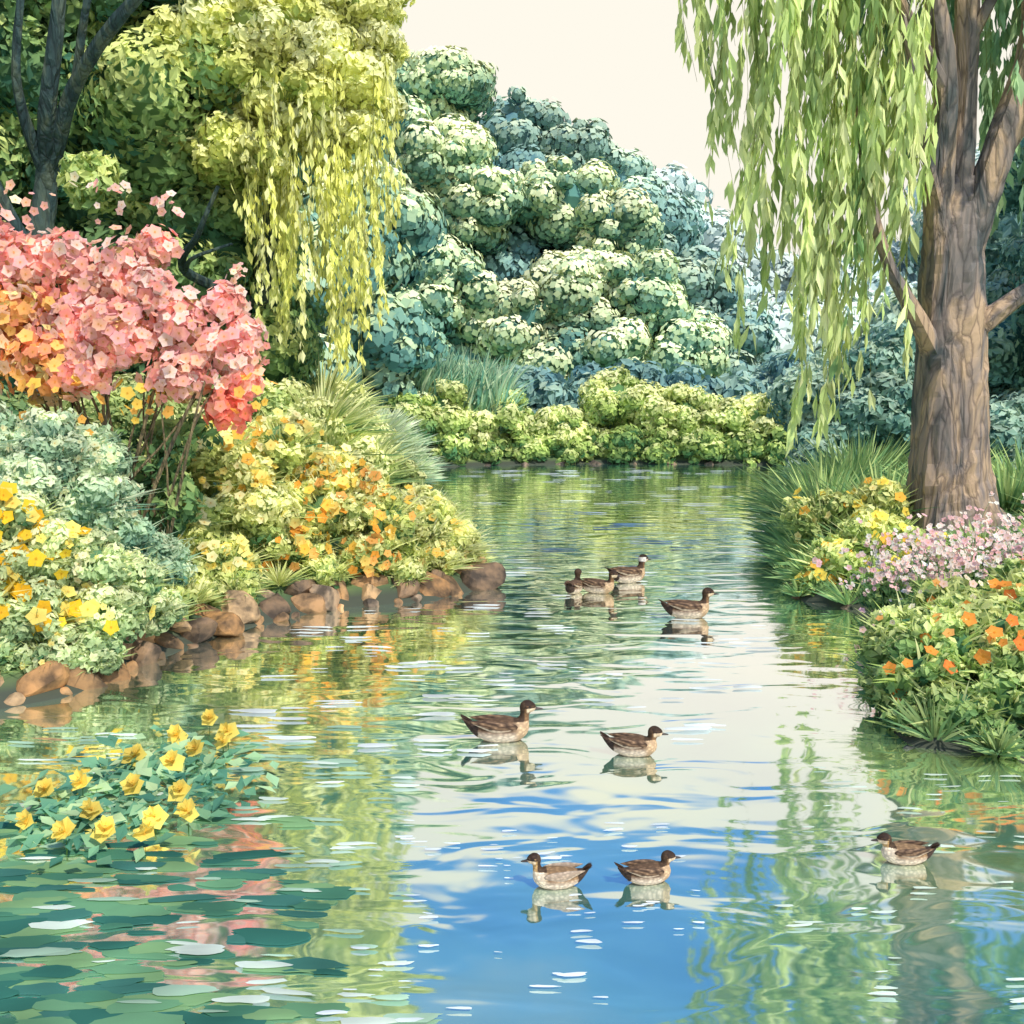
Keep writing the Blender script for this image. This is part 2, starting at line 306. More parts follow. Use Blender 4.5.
gl_lobes=[(-3.6,18.5,9.0,1.05,.65),(-2.8,18.3,9.6,.85,.7),(-2.9,18.2,8.2,.7,.9),(-3.8,18,7.9,.85,.75),(-4.9,18,8.4,1.0,.5),(-4.9,18,6.9,.7,.45),(-3.4,18.2,7.3,.6,.8),(-2.45,18.4,8.8,.5,.9),(-3.5,18.6,10.4,1.2,.5),(-4.6,18.4,9.8,1.1,.45),(-2.4,18.5,10.3,.7,.7),(-2.7,18.1,7.3,.4,.9),(-2.3,18.3,7.8,.33,.9),(-4.2,17.6,6.7,.4,.65),(-2.25,18.2,9.5,.35,.9),(-3.3,17.6,8.5,.5,.95),(-4.3,17.4,8.8,.6,.8),(-2.15,18.3,10.1,.3,.8)]
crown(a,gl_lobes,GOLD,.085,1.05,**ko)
def strands(a,tops,ends,leaf,wid,palette,step=.06,mi=1,stemcol=(.2,.22,.06),sway=.12,tone=.55,dens=(.55,.55)):
    tv=LANCE[0]*np.array([1,wid,1])
    for (x,y,z),ze in zip(tops,ends):
        L=z-ze
        if L<.3: continue
        n=int(L/step); f=np.linspace(0,1,n)
        ph=rng.uniform(0,6.3); am=sway*rng.uniform(.3,1.3)
        px=x+am*np.sin(f*3.5+ph)*f+rng.normal(0,.05)*f; py=y+am*.6*np.cos(f*3+ph)*f; pz=z-L*f
        P=np.stack([px,py,pz],1)
        k=max(3,n//6); idx=np.linspace(0,n-1,k).astype(int); S=P[idx]
        wv=.006*np.linspace(1,.4,k)[:,None]
        V=np.stack([S+[1,0,0]*wv,S+[-.5,.87,0]*wv,S+[-.5,-.87,0]*wv],1).reshape(-1,3)
        F=[[3*i+j,3*i+(j+1)%3,3*i+3+(j+1)%3,3*i+3+j] for i in range(k-1) for j in range(3)]
        a.add(V,np.array(F),np.array(stemcol),mi)
        den=np.clip(dens[0]+dens[1]*np.sin(f*L*rng.uniform(1.2,2.2)+ph),.12,1)
        kp=rng.uniform(size=n)<den; Q=P[kp]; m_=len(Q); st=rng.normal(0,.16)
        for rep in range(2):
            dr=np.stack([rng.normal(0,.2,m_),rng.normal(0,.2,m_),-np.ones(m_)],1)
            nr=np.cross(dr,rdir(m_)); nr[:,1]-=.4
            d=norm(dr); nr=nr-(nr*d).sum(1,keepdims=True)*d
            stamp(a,Q+rng.normal(0,.02,Q.shape),nr,leaf*rng.uniform(.6,1.3,m_),tv,LANCE[1],pal(tone+st+rng.normal(0,.1,m_),palette),tan=d,mi=mi)
tops=[];ends=[]
for i in range(135):
    x=rng.uniform(-4.6,-2.0); y=rng.uniform(16.9,18.7)
    tops.append((x,y,rng.uniform(6.4,8.6))); e=np.interp(x,[-4.6,-4.0,-3.2,-2.6,-2.3,-2.05],[4.2,3.5,2.9,2.9,4.2,5.6])+abs(rng.normal(0,1.3)); ends.append(e)
strands(a,tops,ends,.2,2.0,[(0,(.42,.48,.09)),(.5,(.86,.82,.2)),(1,(.97,.94,.46))],.085,sway=.2,dens=(.4,.5))
a.obj('golden_weeping_tree',[M_bark2,M_leaf])

# ---------------------------------------------------------------- right willow
a=Acc()
tube(a,[(6.35,14,.2,.95),(6.25,14,.75,.70),(6.15,14,1.6,.54),(6.1,14,3,.47),(6.05,14,4.3,.42),(6.05,14,5.1,.36),(6.08,14,5.6,.26)],sides=22,rough=.05)
tube(a,[(5.95,14,4.2,.26),(5.75,13.8,5.4,.2),(5.68,13.6,6.8,.15),(5.3,13.4,8.2,.12),(4.8,13.2,10.2,.08),(4.0,13.4,11.2,.03)])
tube(a,[(6.05,14,4.8,.26),(6.05,13.9,6.4,.19),(6.0,13.8,8,.15),(5.9,14,10,.12),(5.7,14,12,.05)])
tube(a,[(6.2,14,4.7,.28),(6.5,13.8,5.9,.21),(6.85,13.7,7.4,.16),(6.65,13.7,8.8,.13),(7.2,14.2,11,.07)])
tube(a,[(6.4,13.9,5.6,.15),(6.95,13.7,6.7,.12),(7.15,13.5,8.4,.1),(8,13.6,10.4,.05)])
tube(a,[(5.9,13.9,3.1,.18),(5.45,13.6,3.7,.12),(4.95,13.4,4.4,.08),(4.6,13.3,5.4,.06),(4.4,13.2,6.4,.03)],sides=8)
tube(a,[(6.4,13.9,3.6,.17),(6.9,13.8,4.0,.12),(7.5,13.6,4.5,.08),(8.2,13.5,5.5,.04)],sides=8)
tube(a,[(5.7,13.6,6.6,.11),(5.0,13.3,7.5,.08),(4.3,13,8.6,.05),(3.5,13,9.8,.02)],sides=8)
tube(a,[(5.8,13.8,5.0,.09),(5.3,13.3,6.0,.06),(4.9,13.1,7.4,.04)],sides=8)
tube(a,[(6.0,13.8,7.2,.09),(6.35,13.5,8.2,.06),(6.3,13.4,9.4,.04)],sides=8)
for k in range(7):
    an=k*.9+.3; tube(a,[(6.3+.4*math.cos(an),14+.4*math.sin(an),.9,.2),(6.3+.9*math.cos(an),14+.9*math.sin(an),.5,.14),(6.3+1.5*math.cos(an),14+1.5*math.sin(an),.3,.04)],sides=8)
tops=[];ends=[]
grp=[(2.4,5),(2.7,6),(3.05,8),(3.4,11),(3.75,13),(4.05,13),(4.35,12),(4.65,12),(4.95,11),(5.3,7),(5.6,4)]
for gx,cnt in grp:
    for i in range(cnt):
        x=gx+rng.normal(0,.08); y=rng.uniform(12.2,14.6); x*=y/13.4
        e=np.interp(x,[2.3,2.9,3.4,4.0,4.6,5.0,5.4,6],[6.0,4.4,3.0,2.1,2.3,3.2,5.0,7.0])+abs(rng.normal(0,1.5))
        tops.append((x,y,rng.uniform(9.0,10.6))); ends.append(e)
WIL=[(0,(.15,.29,.09)),(.5,(.48,.59,.18)),(1,(.86,.86,.42))]
strands(a,tops,ends,.33,1.3,WIL,.09,sway=.34,dens=(.42,.5))
tops=[];ends=[]
for i in range(100):
    x=rng.uniform(4.9,10); tops.append((x,rng.uniform(14.6,16.5),rng.uniform(9,11.5))); ends.append(rng.uniform(5.4,8.6)+.3*max(0,7-x))
for i in range(16):
    x=rng.uniform(6.2,8.2); tops.append((x,rng.uniform(12.6,13.4),rng.uniform(9,10))); ends.append(rng.uniform(6.0,7.8))
strands(a,tops,ends,.36,1.7,[(0,(.08,.2,.13)),(.5,(.25,.42,.2)),(1,(.55,.66,.3))],.1,sway=.25,dens=(.5,.5))
crown(a,[(3.4,13.5,10.6,1.2),(4.8,13.4,10.8,1.4),(6.4,14.4,11.8,1.6),(8,14,11.4,1.6),(5,15.5,11.4,1.5)],WIL,.16,.7,core=False,mi=1)
a.obj('weeping_willow_tree',[M_bark,M_leaf],False)

# ---------------------------------------------------------------- right bank vegetation
a=Acc()
crown(a,[(8,24.5,1.1,1.0,.5),(9,24.5,2.0,1.2,.45),(7.3,23.5,.9,.7,.6),(9.6,25.5,3.0,1.4,.5),(11.2,25,2.2,1.4,.4),(12.4,25,4.0,1.9,.5),(12,23,1.5,1.4,.5),(8.3,27,2.6,1.1,.6),(13.5,23,5.6,1.9,.45),(14,24,8,2.1,.5),(10.8,22,1.2,1.1,.5)],TEAL,.12,1.05,jit=.28,kz=.45,nsub=13,ksub=.44,shell=.18,wob=.12)
crown(a,[(10.5,31,2.9,1.8,.5),(13,31,4.2,2.2,.5),(16,31,7,3,.5),(17,30,3,3,.4),(11.5,34,2.0,1.8,.6)],FARB,.2,1.0,jit=.2,kz=.45,nsub=13,ksub=.44,shell=.14,wob=.12)
a.obj('bank_shrubs',M_leaf)
a=Acc()
DG=[(0,(.04,.14,.08)),(.5,(.17,.33,.11)),(1,(.5,.6,.2))]
for (x,y,r) in [(5.5,17.5,1.2),(5.9,18.8,1.4),(5.2,16.2,1.0),(6.6,19.5,1.5),(7.4,21,1.5),(5.0,15,.8),(7.8,18,1.3),(8.6,16.5,1.3),(7.6,15.2,1.1),(7.4,13,.8),(4.9,13.6,.7),(8.5,14,1.2),(6.0,16,1.1),(5.0,17,.8),(4.6,15.6,.7),(4.3,14.2,.6),(4.1,13.2,.45),(6.0,12.6,.5),(6.8,12.4,.6)]:
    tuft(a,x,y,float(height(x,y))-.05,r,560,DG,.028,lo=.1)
a.obj('grass_tufts',M_leaf)
a=Acc(); L1=[(4.9,13.3,.7,.42,.6),(4.3,13.1,.45,.34,.6),(5.3,12.9,.55,.36,.6),(4.5,14.2,.85,.45,.5),(5.2,14,1.1,.38,.7),(5.9,12.4,.5,.3,.6),(4.05,12.95,.2,.25,.3),(4.7,12.5,.3,.3,.4)]
crown(a,L1,[(0,(.05,.15,.06)),(.5,(.3,.42,.10)),(1,(.76,.77,.28))],.06,1.2,wob=.12)
for l in L1: tuft(a,l[0],l[1],l[2]-.15,l[3]*1.6,190,YB,.013)
flowers_on(a,L1,[(.94,.72,.12),(.94,.5,.08),(.94,.84,.35)],.08,22,out=1.15,spread=.2)
a.obj('yellow_flower_shrub',M_leaf)
a=Acc(); L2=[(4.5,10.4,.45,.3,.5),(5.0,10.5,.55,.32,.5),(5.6,10.6,.62,.36,.5),(4.8,11.1,.55,.34,.6),(5.5,11.4,.65,.34,.6),(4.2,11,.4,.26,.5),(6.1,11,.75,.38,.5)]
crown(a,L2,GREEN,.05,.9,nsub=9)
n=850; ll=np.array([l[:4] for l in L2])[rng.integers(0,len(L2),n)]; d=rdir(n); d[:,2]=abs(d[:,2])+.7; d=norm(d)
Ls=rng.uniform(.25,.62,n); bs=ll[:,:3]+rng.normal(0,.15,(n,3))
blades(a,bs,d,Ls,np.full(n,.005),np.zeros(n),pal(rng.uniform(.2,.8,n),GREEN),seg=2)
tip=bs+d*Ls[:,None]; pk=np.array([(.95,.66,.66),(.94,.8,.78),(.94,.92,.86),(.92,.55,.62)])
for q in range(2): stamp(a,tip+rng.normal(0,.025,tip.shape),rdir(n)*.6+[0,-.8,.6],rng.uniform(.02,.04,n),*FLOWER,pk[rng.integers(0,4,n)],FC)
a.obj('pink_wildflowers',M_petal)
a=Acc(); L3=[(3.35,7.9,.40,.28,.5),(3.6,8.0,.62,.26,.6),(4.05,8.1,.66,.3,.6),(4.5,8.2,.78,.26,.55),(3.45,7.5,.18,.27,.4),(3.85,7.45,.25,.28,.45),(4.3,7.4,.26,.3,.4),(3.5,8.6,.5,.33,.6),(4.0,8.9,.72,.3,.75),(4.7,8.9,.8,.34,.65),(4.8,7.5,.35,.36),(5.2,8.2,.6,.42),(3.2,8.1,.2,.22),(3.15,7.55,.1,.18,.3),(3.8,8.4,.78,.18,.8),(3.6,7.2,.08,.18,.3),(4.1,7.1,.08,.2,.3),(4.6,7.1,.1,.22,.3),(4.3,8.5,.86,.16,.8),(3.9,7.8,.5,.25,.6)]
crown(a,L3,[(0,(.04,.14,.06)),(.5,(.25,.40,.11)),(1,(.72,.76,.28))],.05,1.1,kz=.42,nsub=10,wob=.12)
flowers_on(a,L3[:4]+L3[7:12]+L3[14:15]+L3[18:],[(.94,.22,.06),(.95,.33,.07),(.95,.45,.15)],.062,7,out=1.2,spread=.08)
flowers_on(a,L3[7:12],[(.95,.66,.6),(.95,.85,.66)],.035,22,out=1.3,spread=.15)
for l in L3: tuft(a,l[0],l[1],l[2]-.08,l[3]*1.45,90,YB,.014)
a.obj('orange_flower_shrub',M_petal)

# ---------------------------------------------------------------- left bank vegetation
a=Acc()
for i in range(26):
    x=rng.uniform(-5.9,-3.1); z=rng.uniform(2.6,4.2); bx=-4.45+rng.uniform(-.35,.45)
    y0=11.4+rng.uniform(-.25,.25); r0=rng.uniform(.015,.032)
    tube(a,[(bx,y0,.4,r0),(bx*.65+x*.35+rng.normal(0,.08),y0-.1,1.5,r0*.8),(bx*.3+x*.7+rng.normal(0,.08),y0-.1,.3+z*.7,r0*.6),(x,11.5,z,.008)],sides=6,k=5)
AZ=[(-5.5,11.6,4.1,.36),(-5.65,11.5,3.5,.44),(-4.75,11.6,3.8,.36),(-4.35,11.5,4.1,.26),(-4.05,11.6,4.3,.2),(-4.4,11.3,3.3,.38),(-3.75,11.4,3.45,.32),(-3.25,11.5,3.65,.2),(-3.2,11.4,3.1,.28),(-3.7,11.3,2.85,.28),(-3.2,11.4,2.5,.2),(-5.2,11.3,2.95,.38),(-6.3,11.6,3.9,.5),(-6.2,11.4,3.1,.5),(-4.75,11.2,2.95,.25),(-5.0,11.5,4.2,.22),(-3.0,11.4,3.35,.15),(-4.0,11.3,3.8,.2),(-3.05,11.4,2.8,.16),(-5.9,11.5,4.5,.2),(-4.9,11.3,3.4,.25)]
crown(a,[(*l[:3],l[3]*.95,.5) for l in AZ],[(0,(.5,.22,.14)),(.5,(.6,.45,.16)),(1,(.6,.62,.2))],.06,.4,nsub=8,mi=1,core=False)
crown(a,[(*l[:3],l[3]*.4,.3) for l in AZ],[(0,(.7,.3,.24)),(.5,(.75,.36,.26)),(1,(.8,.45,.3))],.06,.8,nsub=5,mi=1)
PK=[(.97,.50,.45),(.97,.60,.55),(.97,.78,.70),(.96,.38,.36),(.97,.56,.42),(.97,.50,.52)]
OR=[(.97,.48,.18),(.97,.60,.20),(.96,.38,.22),(.97,.68,.46)]
for l in AZ:
    cl=OR if (l[0]<-4.9 and l[2]<3.7) else PK
    if l[2]<2.6: cl=[(.94,.22,.18),(.95,.38,.30)]
    flowers_on(a,[l],cl,.08,int(740*l[3]),mi=2,out=1.0,spread=.32)
flowers_on(a,[(-4.5,11.5,4.8,.25),(-3.9,11.5,4.7,.18),(-5.3,11.5,4.7,.4),(-3.1,11.4,3.95,.15),(-2.95,11.4,3.1,.2)],PK+[(.95,.88,.6)],.055,15,mi=2,spread=.35)
flowers_on(a,[(-5.0,11.2,2.5,.55),(-3.0,11.4,2.6,.3),(-4.2,11.2,2.6,.3)],[(.95,.66,.12),(.95,.5,.12)],.075,16,mi=2,spread=.3)
crown(a,[(-4.3,11.6,1.9,.4,.3),(-4.0,11.5,1.4,.4,.3),(-4.6,11.7,1.5,.4,.3),(-3.9,11.8,2.1,.35,.4)],GREEN,.08,.6,core=False,nsub=8,mi=1)
a.obj('pink_azalea_bush',[M_stem,M_leaf,M_petal])
a=Acc(); B1=[(-4.4,13,1.65,.5,.5),(-3.8,13,1.95,.45,.7),(-3.1,13.4,2.0,.42,.7),(-3.3,12.8,1.15,.45,.6),(-2.45,13.2,1.15,.45,.65),(-2.5,13.6,1.6,.36,.8),(-1.75,13.4,1.0,.4,.7),(-4.1,12.2,1.0,.45,.5),(-2.8,12.8,.65,.36,.45),(-1.9,13,.55,.33,.5),(-3.5,12.0,.65,.33,.4),(-3.9,11.6,.5,.3,.4),(-2.4,12.6,.4,.25,.4),(-3.3,11.7,.4,.25,.4),(-2.0,13.6,1.45,.26,.8),(-3.4,12.9,1.6,.3,.8),(-4.3,11.3,.5,.35,.3),(-3.75,10.7,.35,.28,.4),(-3.9,10.2,.35,.28,.4),(-4.1,10.9,.7,.3,.5),(-3.6,11.3,.35,.22,.4),(-1.4,13.05,.3,.22,.5)]
YG=[(0,(.08,.21,.08)),(.5,(.50,.56,.15)),(1,(.93,.89,.40))]
crown(a,B1,YG,.058,1.1,kz=.42,jit=.35,nsub=12,wob=.14)
for l in B1: tuft(a,l[0],l[1],l[2]-.12,l[3]*1.5,150,YG,.014)
flowers_on(a,B1[:4]+[B1[5],B1[15],B1[7],B1[10],B1[19]],[(.95,.82,.28),(.95,.90,.5),(.95,.74,.18)],.08,34,out=1.12,spread=.18)
flowers_on(a,[B1[i] for i in (4,5,6,8,14,9)],[(.95,.38,.06),(.96,.58,.1),(.96,.48,.15),(.95,.7,.2)],.082,38,out=1.12,spread=.18)
flowers_on(a,[B1[i] for i in (1,2,15)],[(.95,.52,.1)],.085,7,out=1.1)
a.obj('orange_flower_bush',M_petal)
a=Acc(); B2=[(-1.15,13.9,.85,.38,.65),(-.8,13.95,.6,.32,.7),(-1.4,13.7,.6,.35,.5),(-1.0,13.6,.45,.28,.6),(-1.3,14.5,1.0,.34,.7),(-.7,14.2,.4,.28,.6)]
crown(a,B2,YG,.055,1.1)
for l in B2: tuft(a,l[0],l[1],l[2]-.18,l[3]*1.55,420,[(0,(.32,.44,.14)),(.5,(.74,.75,.3)),(1,(.95,.93,.58))],.014)
flowers_on(a,B2,[(.95,.80,.3),(.95,.62,.15)],.07,14,spread=.2)
a.obj('pale_yellow_shrub',M_petal)
a=Acc(); 
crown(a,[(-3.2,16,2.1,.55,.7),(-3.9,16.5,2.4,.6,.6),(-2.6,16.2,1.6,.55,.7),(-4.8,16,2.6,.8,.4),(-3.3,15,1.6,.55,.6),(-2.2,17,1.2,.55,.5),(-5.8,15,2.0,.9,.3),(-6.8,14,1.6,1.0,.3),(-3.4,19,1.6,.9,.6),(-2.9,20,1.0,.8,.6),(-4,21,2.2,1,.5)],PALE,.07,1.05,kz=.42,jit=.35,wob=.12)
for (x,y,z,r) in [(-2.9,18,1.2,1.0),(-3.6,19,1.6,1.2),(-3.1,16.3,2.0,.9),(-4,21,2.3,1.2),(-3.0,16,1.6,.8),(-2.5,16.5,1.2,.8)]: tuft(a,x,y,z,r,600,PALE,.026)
a.obj('pale_green_shrub',M_leaf)
a=Acc(); B3=[(-4.85,10.5,2.05,.42,.55),(-5.25,10.4,1.7,.5,.5),(-4.5,10.5,1.5,.42,.6),(-4.3,10.6,1.0,.4,.45),(-5.7,10.2,2.15,.5,.5),(-5.0,10.2,1.1,.5,.4),(-4.7,11.0,1.9,.4,.4),(-4.4,10.5,1.95,.22,.7),(-3.95,10.9,.8,.33,.4),(-4.9,10.0,1.75,.3,.6)]
TB=[(0,(.07,.20,.14)),(.5,(.34,.50,.30)),(1,(.74,.80,.52))]
crown(a,B3,TB,.048,1.1,kz=.42,jit=.35,wob=.12)
for l in B3: tuft(a,l[0],l[1],l[2]-.1,l[3]*1.4,120,TB,.012)
flowers_on(a,B3,[(.72,.8,.5),(.92,.92,.6)],.045,30,out=1.12,spread=.15)
a.obj('blue_green_shrub',M_petal)
a=Acc(); B4=[(-4.55,9.3,1.1,.38,.5),(-4.0,9.4,1.05,.3,.6),(-4.4,9.0,.6,.38,.55),(-3.9,9.3,.6,.32,.6),(-4.75,9.3,1.45,.34,.5),(-3.75,9.7,.85,.26,.6),(-5.0,8.9,.8,.45,.5),(-4.2,8.85,.3,.28,.5),(-3.65,9.9,.5,.26,.6),(-4.7,8.6,.3,.3,.4),(-4.3,9.2,1.3,.2,.8),(-3.85,9.0,.25,.2,.5)]
crown(a,B4,[(0,(.07,.20,.09)),(.5,(.42,.54,.24)),(1,(.84,.87,.48))],.043,1.1,kz=.42,jit=.35,wob=.12)
for l in B4: tuft(a,l[0],l[1],l[2]-.1,l[3]*1.4,110,PALE,.01)
flowers_on(a,[B4[i] for i in (0,2,4,6)],[(.97,.68,.05),(.97,.54,.03),(.96,.78,.2)],.085,50,out=1.15,spread=.15)
flowers_on(a,[B4[i] for i in (10,3)],[(.97,.68,.05),(.96,.80,.2)],.075,12,out=1.2,spread=.15)
flowers_on(a,[B4[i] for i in (1,3,5,7)],[(.95,.84,.3),(.94,.92,.6)],.045,26)
a.obj('yellow_flower_shrub',M_petal)

# rocks
m,nt,out=new_mat('brown_rock')
at=N(nt,'ShaderNodeAttribute',attribute_name='Col'); tc=N(nt,'ShaderNodeTexCoord'); n1=N(nt,'ShaderNodeTexNoise'); n1.inputs['Scale'].default_value=5; n1.inputs['Detail'].default_value=9
nt.links.new(tc.outputs['Object'],n1.inputs['Vector']); r=ramp(nt,[(.38,(.28,.28,.28)),(.5,(.8,.78,.74)),(.62,(1.35,1.25,1.1))]); nt.links.new(n1.outputs['Fac'],r.inputs[0])
mu=N(nt,'ShaderNodeMix',data_type='RGBA',blend_type='MULTIPLY'); mu.inputs[0].default_value=1; nt.links.new(at.outputs['Color'],mu.inputs[6]); nt.links.new(r.outputs[0],mu.inputs[7])
b=N(nt,'ShaderNodeBsdfPrincipled'); b.inputs['Roughness'].default_value=.8; nt.links.new(mu.outputs[2],b.inputs['Base Color'])
bp=N(nt,'ShaderNodeBump'); bp.inputs['Strength'].default_value=.7; bp.inputs['Distance'].default_value=.06; nt.links.new(n1.outputs['Fac'],bp.inputs['Height']); nt.links.new(bp.outputs[0],b.inputs['Normal'])
nt.links.new(b.outputs[0],out.inputs[0])
M_rock=m
def rock(a,x,y,z,s,col):
    v=ICO3[0].copy()
    for _ in range(11):
        d=rdir(1)[0]; k=rng.uniform(.45,.8); dd=v@d; ov=np.maximum(dd-k,0); v-=np.outer(ov,d)*.97
    v*=np.array([1,.8,.72])*s*rng.uniform(.8,1.2,3); an=rng.uniform(-.5,.5); c_,s_=math.cos(an),math.sin(an)
    th=rng.uniform(-.7,.7); v=v@np.array([[math.cos(th),0,math.sin(th)],[0,1,0],[-math.sin(th),0,math.cos(th)]])
    v=v@np.array([[c_,s_,0],[-s_,c_,0],[0,0,1]])
    a.add(v+[x,y,z],ICO3[1],np.array(col))
a=Acc(); path=np.array([(-4.9,8.0),(-4.0,8.5),(-3.7,9.6),(-3.25,11),(-2.35,12.25),(-1.1,12.8),(-.35,13.75),(-.5,14.4)])
seg=np.cumsum([0]+list(np.linalg.norm(np.diff(path,axis=0),axis=1)))
RC=[(.38,.23,.11),(.30,.18,.09),(.46,.31,.17),(.24,.16,.10),(.30,.22,.15),(.40,.22,.09)]
for row,(off,zz,cnt,s0,s1) in enumerate([(0.03,.0,26,.07,.16),(-.08,.08,20,.24,.4),(-.2,.2,18,.18,.32)]):
    for t in np.linspace(0,seg[-1],cnt):
        x=np.interp(t,seg,path[:,0])+rng.normal(0,.06)+off; y=np.interp(t,seg,path[:,1])+rng.normal(0,.06)+.1*row
        s=rng.uniform(s0,s1); k=rng.uniform(.6,1.15); c=RC[rng.integers(0,6)]
        rock(a,x,y,zz,s,(c[0]*k,c[1]*k,c[2]*k))
a.obj('shoreline_rocks',M_rock)
a=Acc()
for i in range(14):
    t=i/13; x=3.0+2.5*t; y=7.2-.35*t+rng.normal(0,.05)
    rock(a,x,y,-.03,rng.uniform(.06,.13),(.07,.08,.07))
for (x,y) in [(3.9,12.6),(4.2,12.3),(4.5,12.05),(3.8,13),(-3,38.8),(-1,39.8),(.5,40.1),(2,40.5),(3.4,40.7),(5,40.6),(6.5,40.5),(8,40.3),(9.5,40)]:
    rock(a,x,y,-.04,rng.uniform(.08,.15)*(1 if y<20 else 2.2),(.2,.15,.11))
a.obj('shoreline_stones',M_rock)
a=Acc(); pn=pond[4:31]; sg=np.cumsum([0]+list(np.linalg.norm(np.diff(pn,axis=0),axis=1)))
for t in np.arange(0,sg[-1],.45):
    x=np.interp(t,sg,pn[:,0]);y=np.interp(t,sg,pn[:,1])
    if y>36: continue
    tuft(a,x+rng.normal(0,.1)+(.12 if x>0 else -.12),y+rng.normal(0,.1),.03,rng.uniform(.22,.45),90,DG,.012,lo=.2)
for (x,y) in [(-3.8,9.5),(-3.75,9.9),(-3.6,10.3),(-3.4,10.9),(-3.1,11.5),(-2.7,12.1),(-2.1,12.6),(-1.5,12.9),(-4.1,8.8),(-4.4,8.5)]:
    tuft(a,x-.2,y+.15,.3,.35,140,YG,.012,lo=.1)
a.obj('waterside_grass',M_leaf)

# floating marigolds
a=Acc(); n=560
px=-2.5+rng.normal(0,.5,n); py=6.35+rng.normal(0,.65,n)
kp=((px+2.5)/.85)**2+((py-6.35)/1.15)**2<rng.uniform(.3,1.2,n); px,py=px[kp],py[kp]; n=len(px)
nr=np.stack([rng.normal(0,.3,n),rng.normal(-.15,.3,n),np.ones(n)],1)
stamp(a,np.stack([px,py,rng.uniform(.02,.09,n)],1),nr,rng.uniform(.05,.095,n),*LEAF,pal(rng.uniform(0,1,n),[(0,(.05,.18,.12)),(.6,(.16,.36,.18)),(1,(.5,.64,.3))]))
fp=[(-2.35,7.5),(-2.15,7.3),(-2.5,7.2),(-2.1,7.0),(-2.35,6.65),(-2.8,6.25),(-2.45,6.2),(-3.0,6.15),(-2.1,6.05),(-2.15,5.75),(-2.55,5.8),(-2.85,5.6),(-2.35,5.5),(-2.1,5.45),(-1.95,5.75),(-2.55,5.45),(-2.25,6.85),(-2.65,6.75)]
fpos=np.array([(x,y,.09+rng.uniform(0,.05)) for x,y in fp])
for k in range(3):
    nn=np.stack([rng.normal(0,.4,len(fp)),rng.normal(-.6,.3,len(fp)),np.ones(len(fp))],1)
    tv=FLOWER[0].copy(); tv[:,2]*=1+1.8*k; tv[:,:2]*=1-.22*k
    stamp(a,fpos+[0,0,.008*k],nn,.078*rng.uniform(.85,1.25,len(fp)),tv,FLOWER[1],np.array([.97,.78,.18])*np.ones((len(fp),1))*rng.uniform(.85,1.03,(len(fp),1)),FC)
blades(a,fpos*[1,1,0]-[0,0,.05],np.tile([0,0,1.],(len(fp),1)),np.full(len(fp),.17),np.full(len(fp),.006),np.zeros(len(fp)),np.tile([.1,.2,.06],(len(fp),1)))
a.obj('marsh_marigold_plant',M_petal)

def pad_or_glint(a,x,y,w,d,col,z):
    k=16; an=np.linspace(0,2*math.pi,k,endpoint=False); rr=1+rng.normal(0,.09,k)
    vx=w*np.sign(np.cos(an))*abs(np.cos(an))**.8*rr; vy=d*np.sin(an)*rr+.25*d*np.sin(an*2+rng.uniform(0,6))
    th=rng.normal(0,.08); vx,vy=vx*math.cos(th)-vy*math.sin(th),vx*math.sin(th)+vy*math.cos(th)
    v=np.vstack([[x,y,z+.002],np.stack([x+vx,y+vy,np.full(k,z)],1)])
    a.add(v,np.array([[0,1+i,1+(i+1)%k] for i in range(k)]),np.array(col))
a=Acc()
for i in range(210):
    y=rng.uniform(3.7,6.0); f_=rng.beta(1,1.8); x=-.6*y+f_*.42*y
    c=[(.05,.19,.14),(.09,.26,.16),(.18,.38,.2),(.26,.44,.2),(.07,.22,.17)][rng.integers(0,5)]; w=rng.uniform(.08,.22); pad_or_glint(a,x,y,w,w*rng.uniform(.18,.36),c,.003+.00003*i)
a.obj('lily_pads',M_petal)
a=Acc()  # pale flat streaks that paint ripple glints on the water as mesh
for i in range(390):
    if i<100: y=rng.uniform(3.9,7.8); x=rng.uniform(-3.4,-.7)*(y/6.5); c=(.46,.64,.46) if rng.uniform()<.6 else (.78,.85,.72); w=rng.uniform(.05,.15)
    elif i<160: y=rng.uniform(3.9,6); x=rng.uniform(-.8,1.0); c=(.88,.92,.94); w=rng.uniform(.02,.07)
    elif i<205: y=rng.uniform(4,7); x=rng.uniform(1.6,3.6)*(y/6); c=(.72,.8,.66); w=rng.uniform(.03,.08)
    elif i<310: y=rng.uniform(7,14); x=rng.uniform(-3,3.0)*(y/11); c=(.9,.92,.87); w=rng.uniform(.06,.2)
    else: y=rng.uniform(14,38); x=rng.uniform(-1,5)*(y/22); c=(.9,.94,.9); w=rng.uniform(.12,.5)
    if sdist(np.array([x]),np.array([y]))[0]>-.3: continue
    k=rng.uniform(.85,1.05); pad_or_glint(a,x,y,w,w*rng.uniform(.12,.28),(c[0]*k,c[1]*k,c[2]*k),.013+.0002*i/10)
a.obj('painted_glints',M_petal)

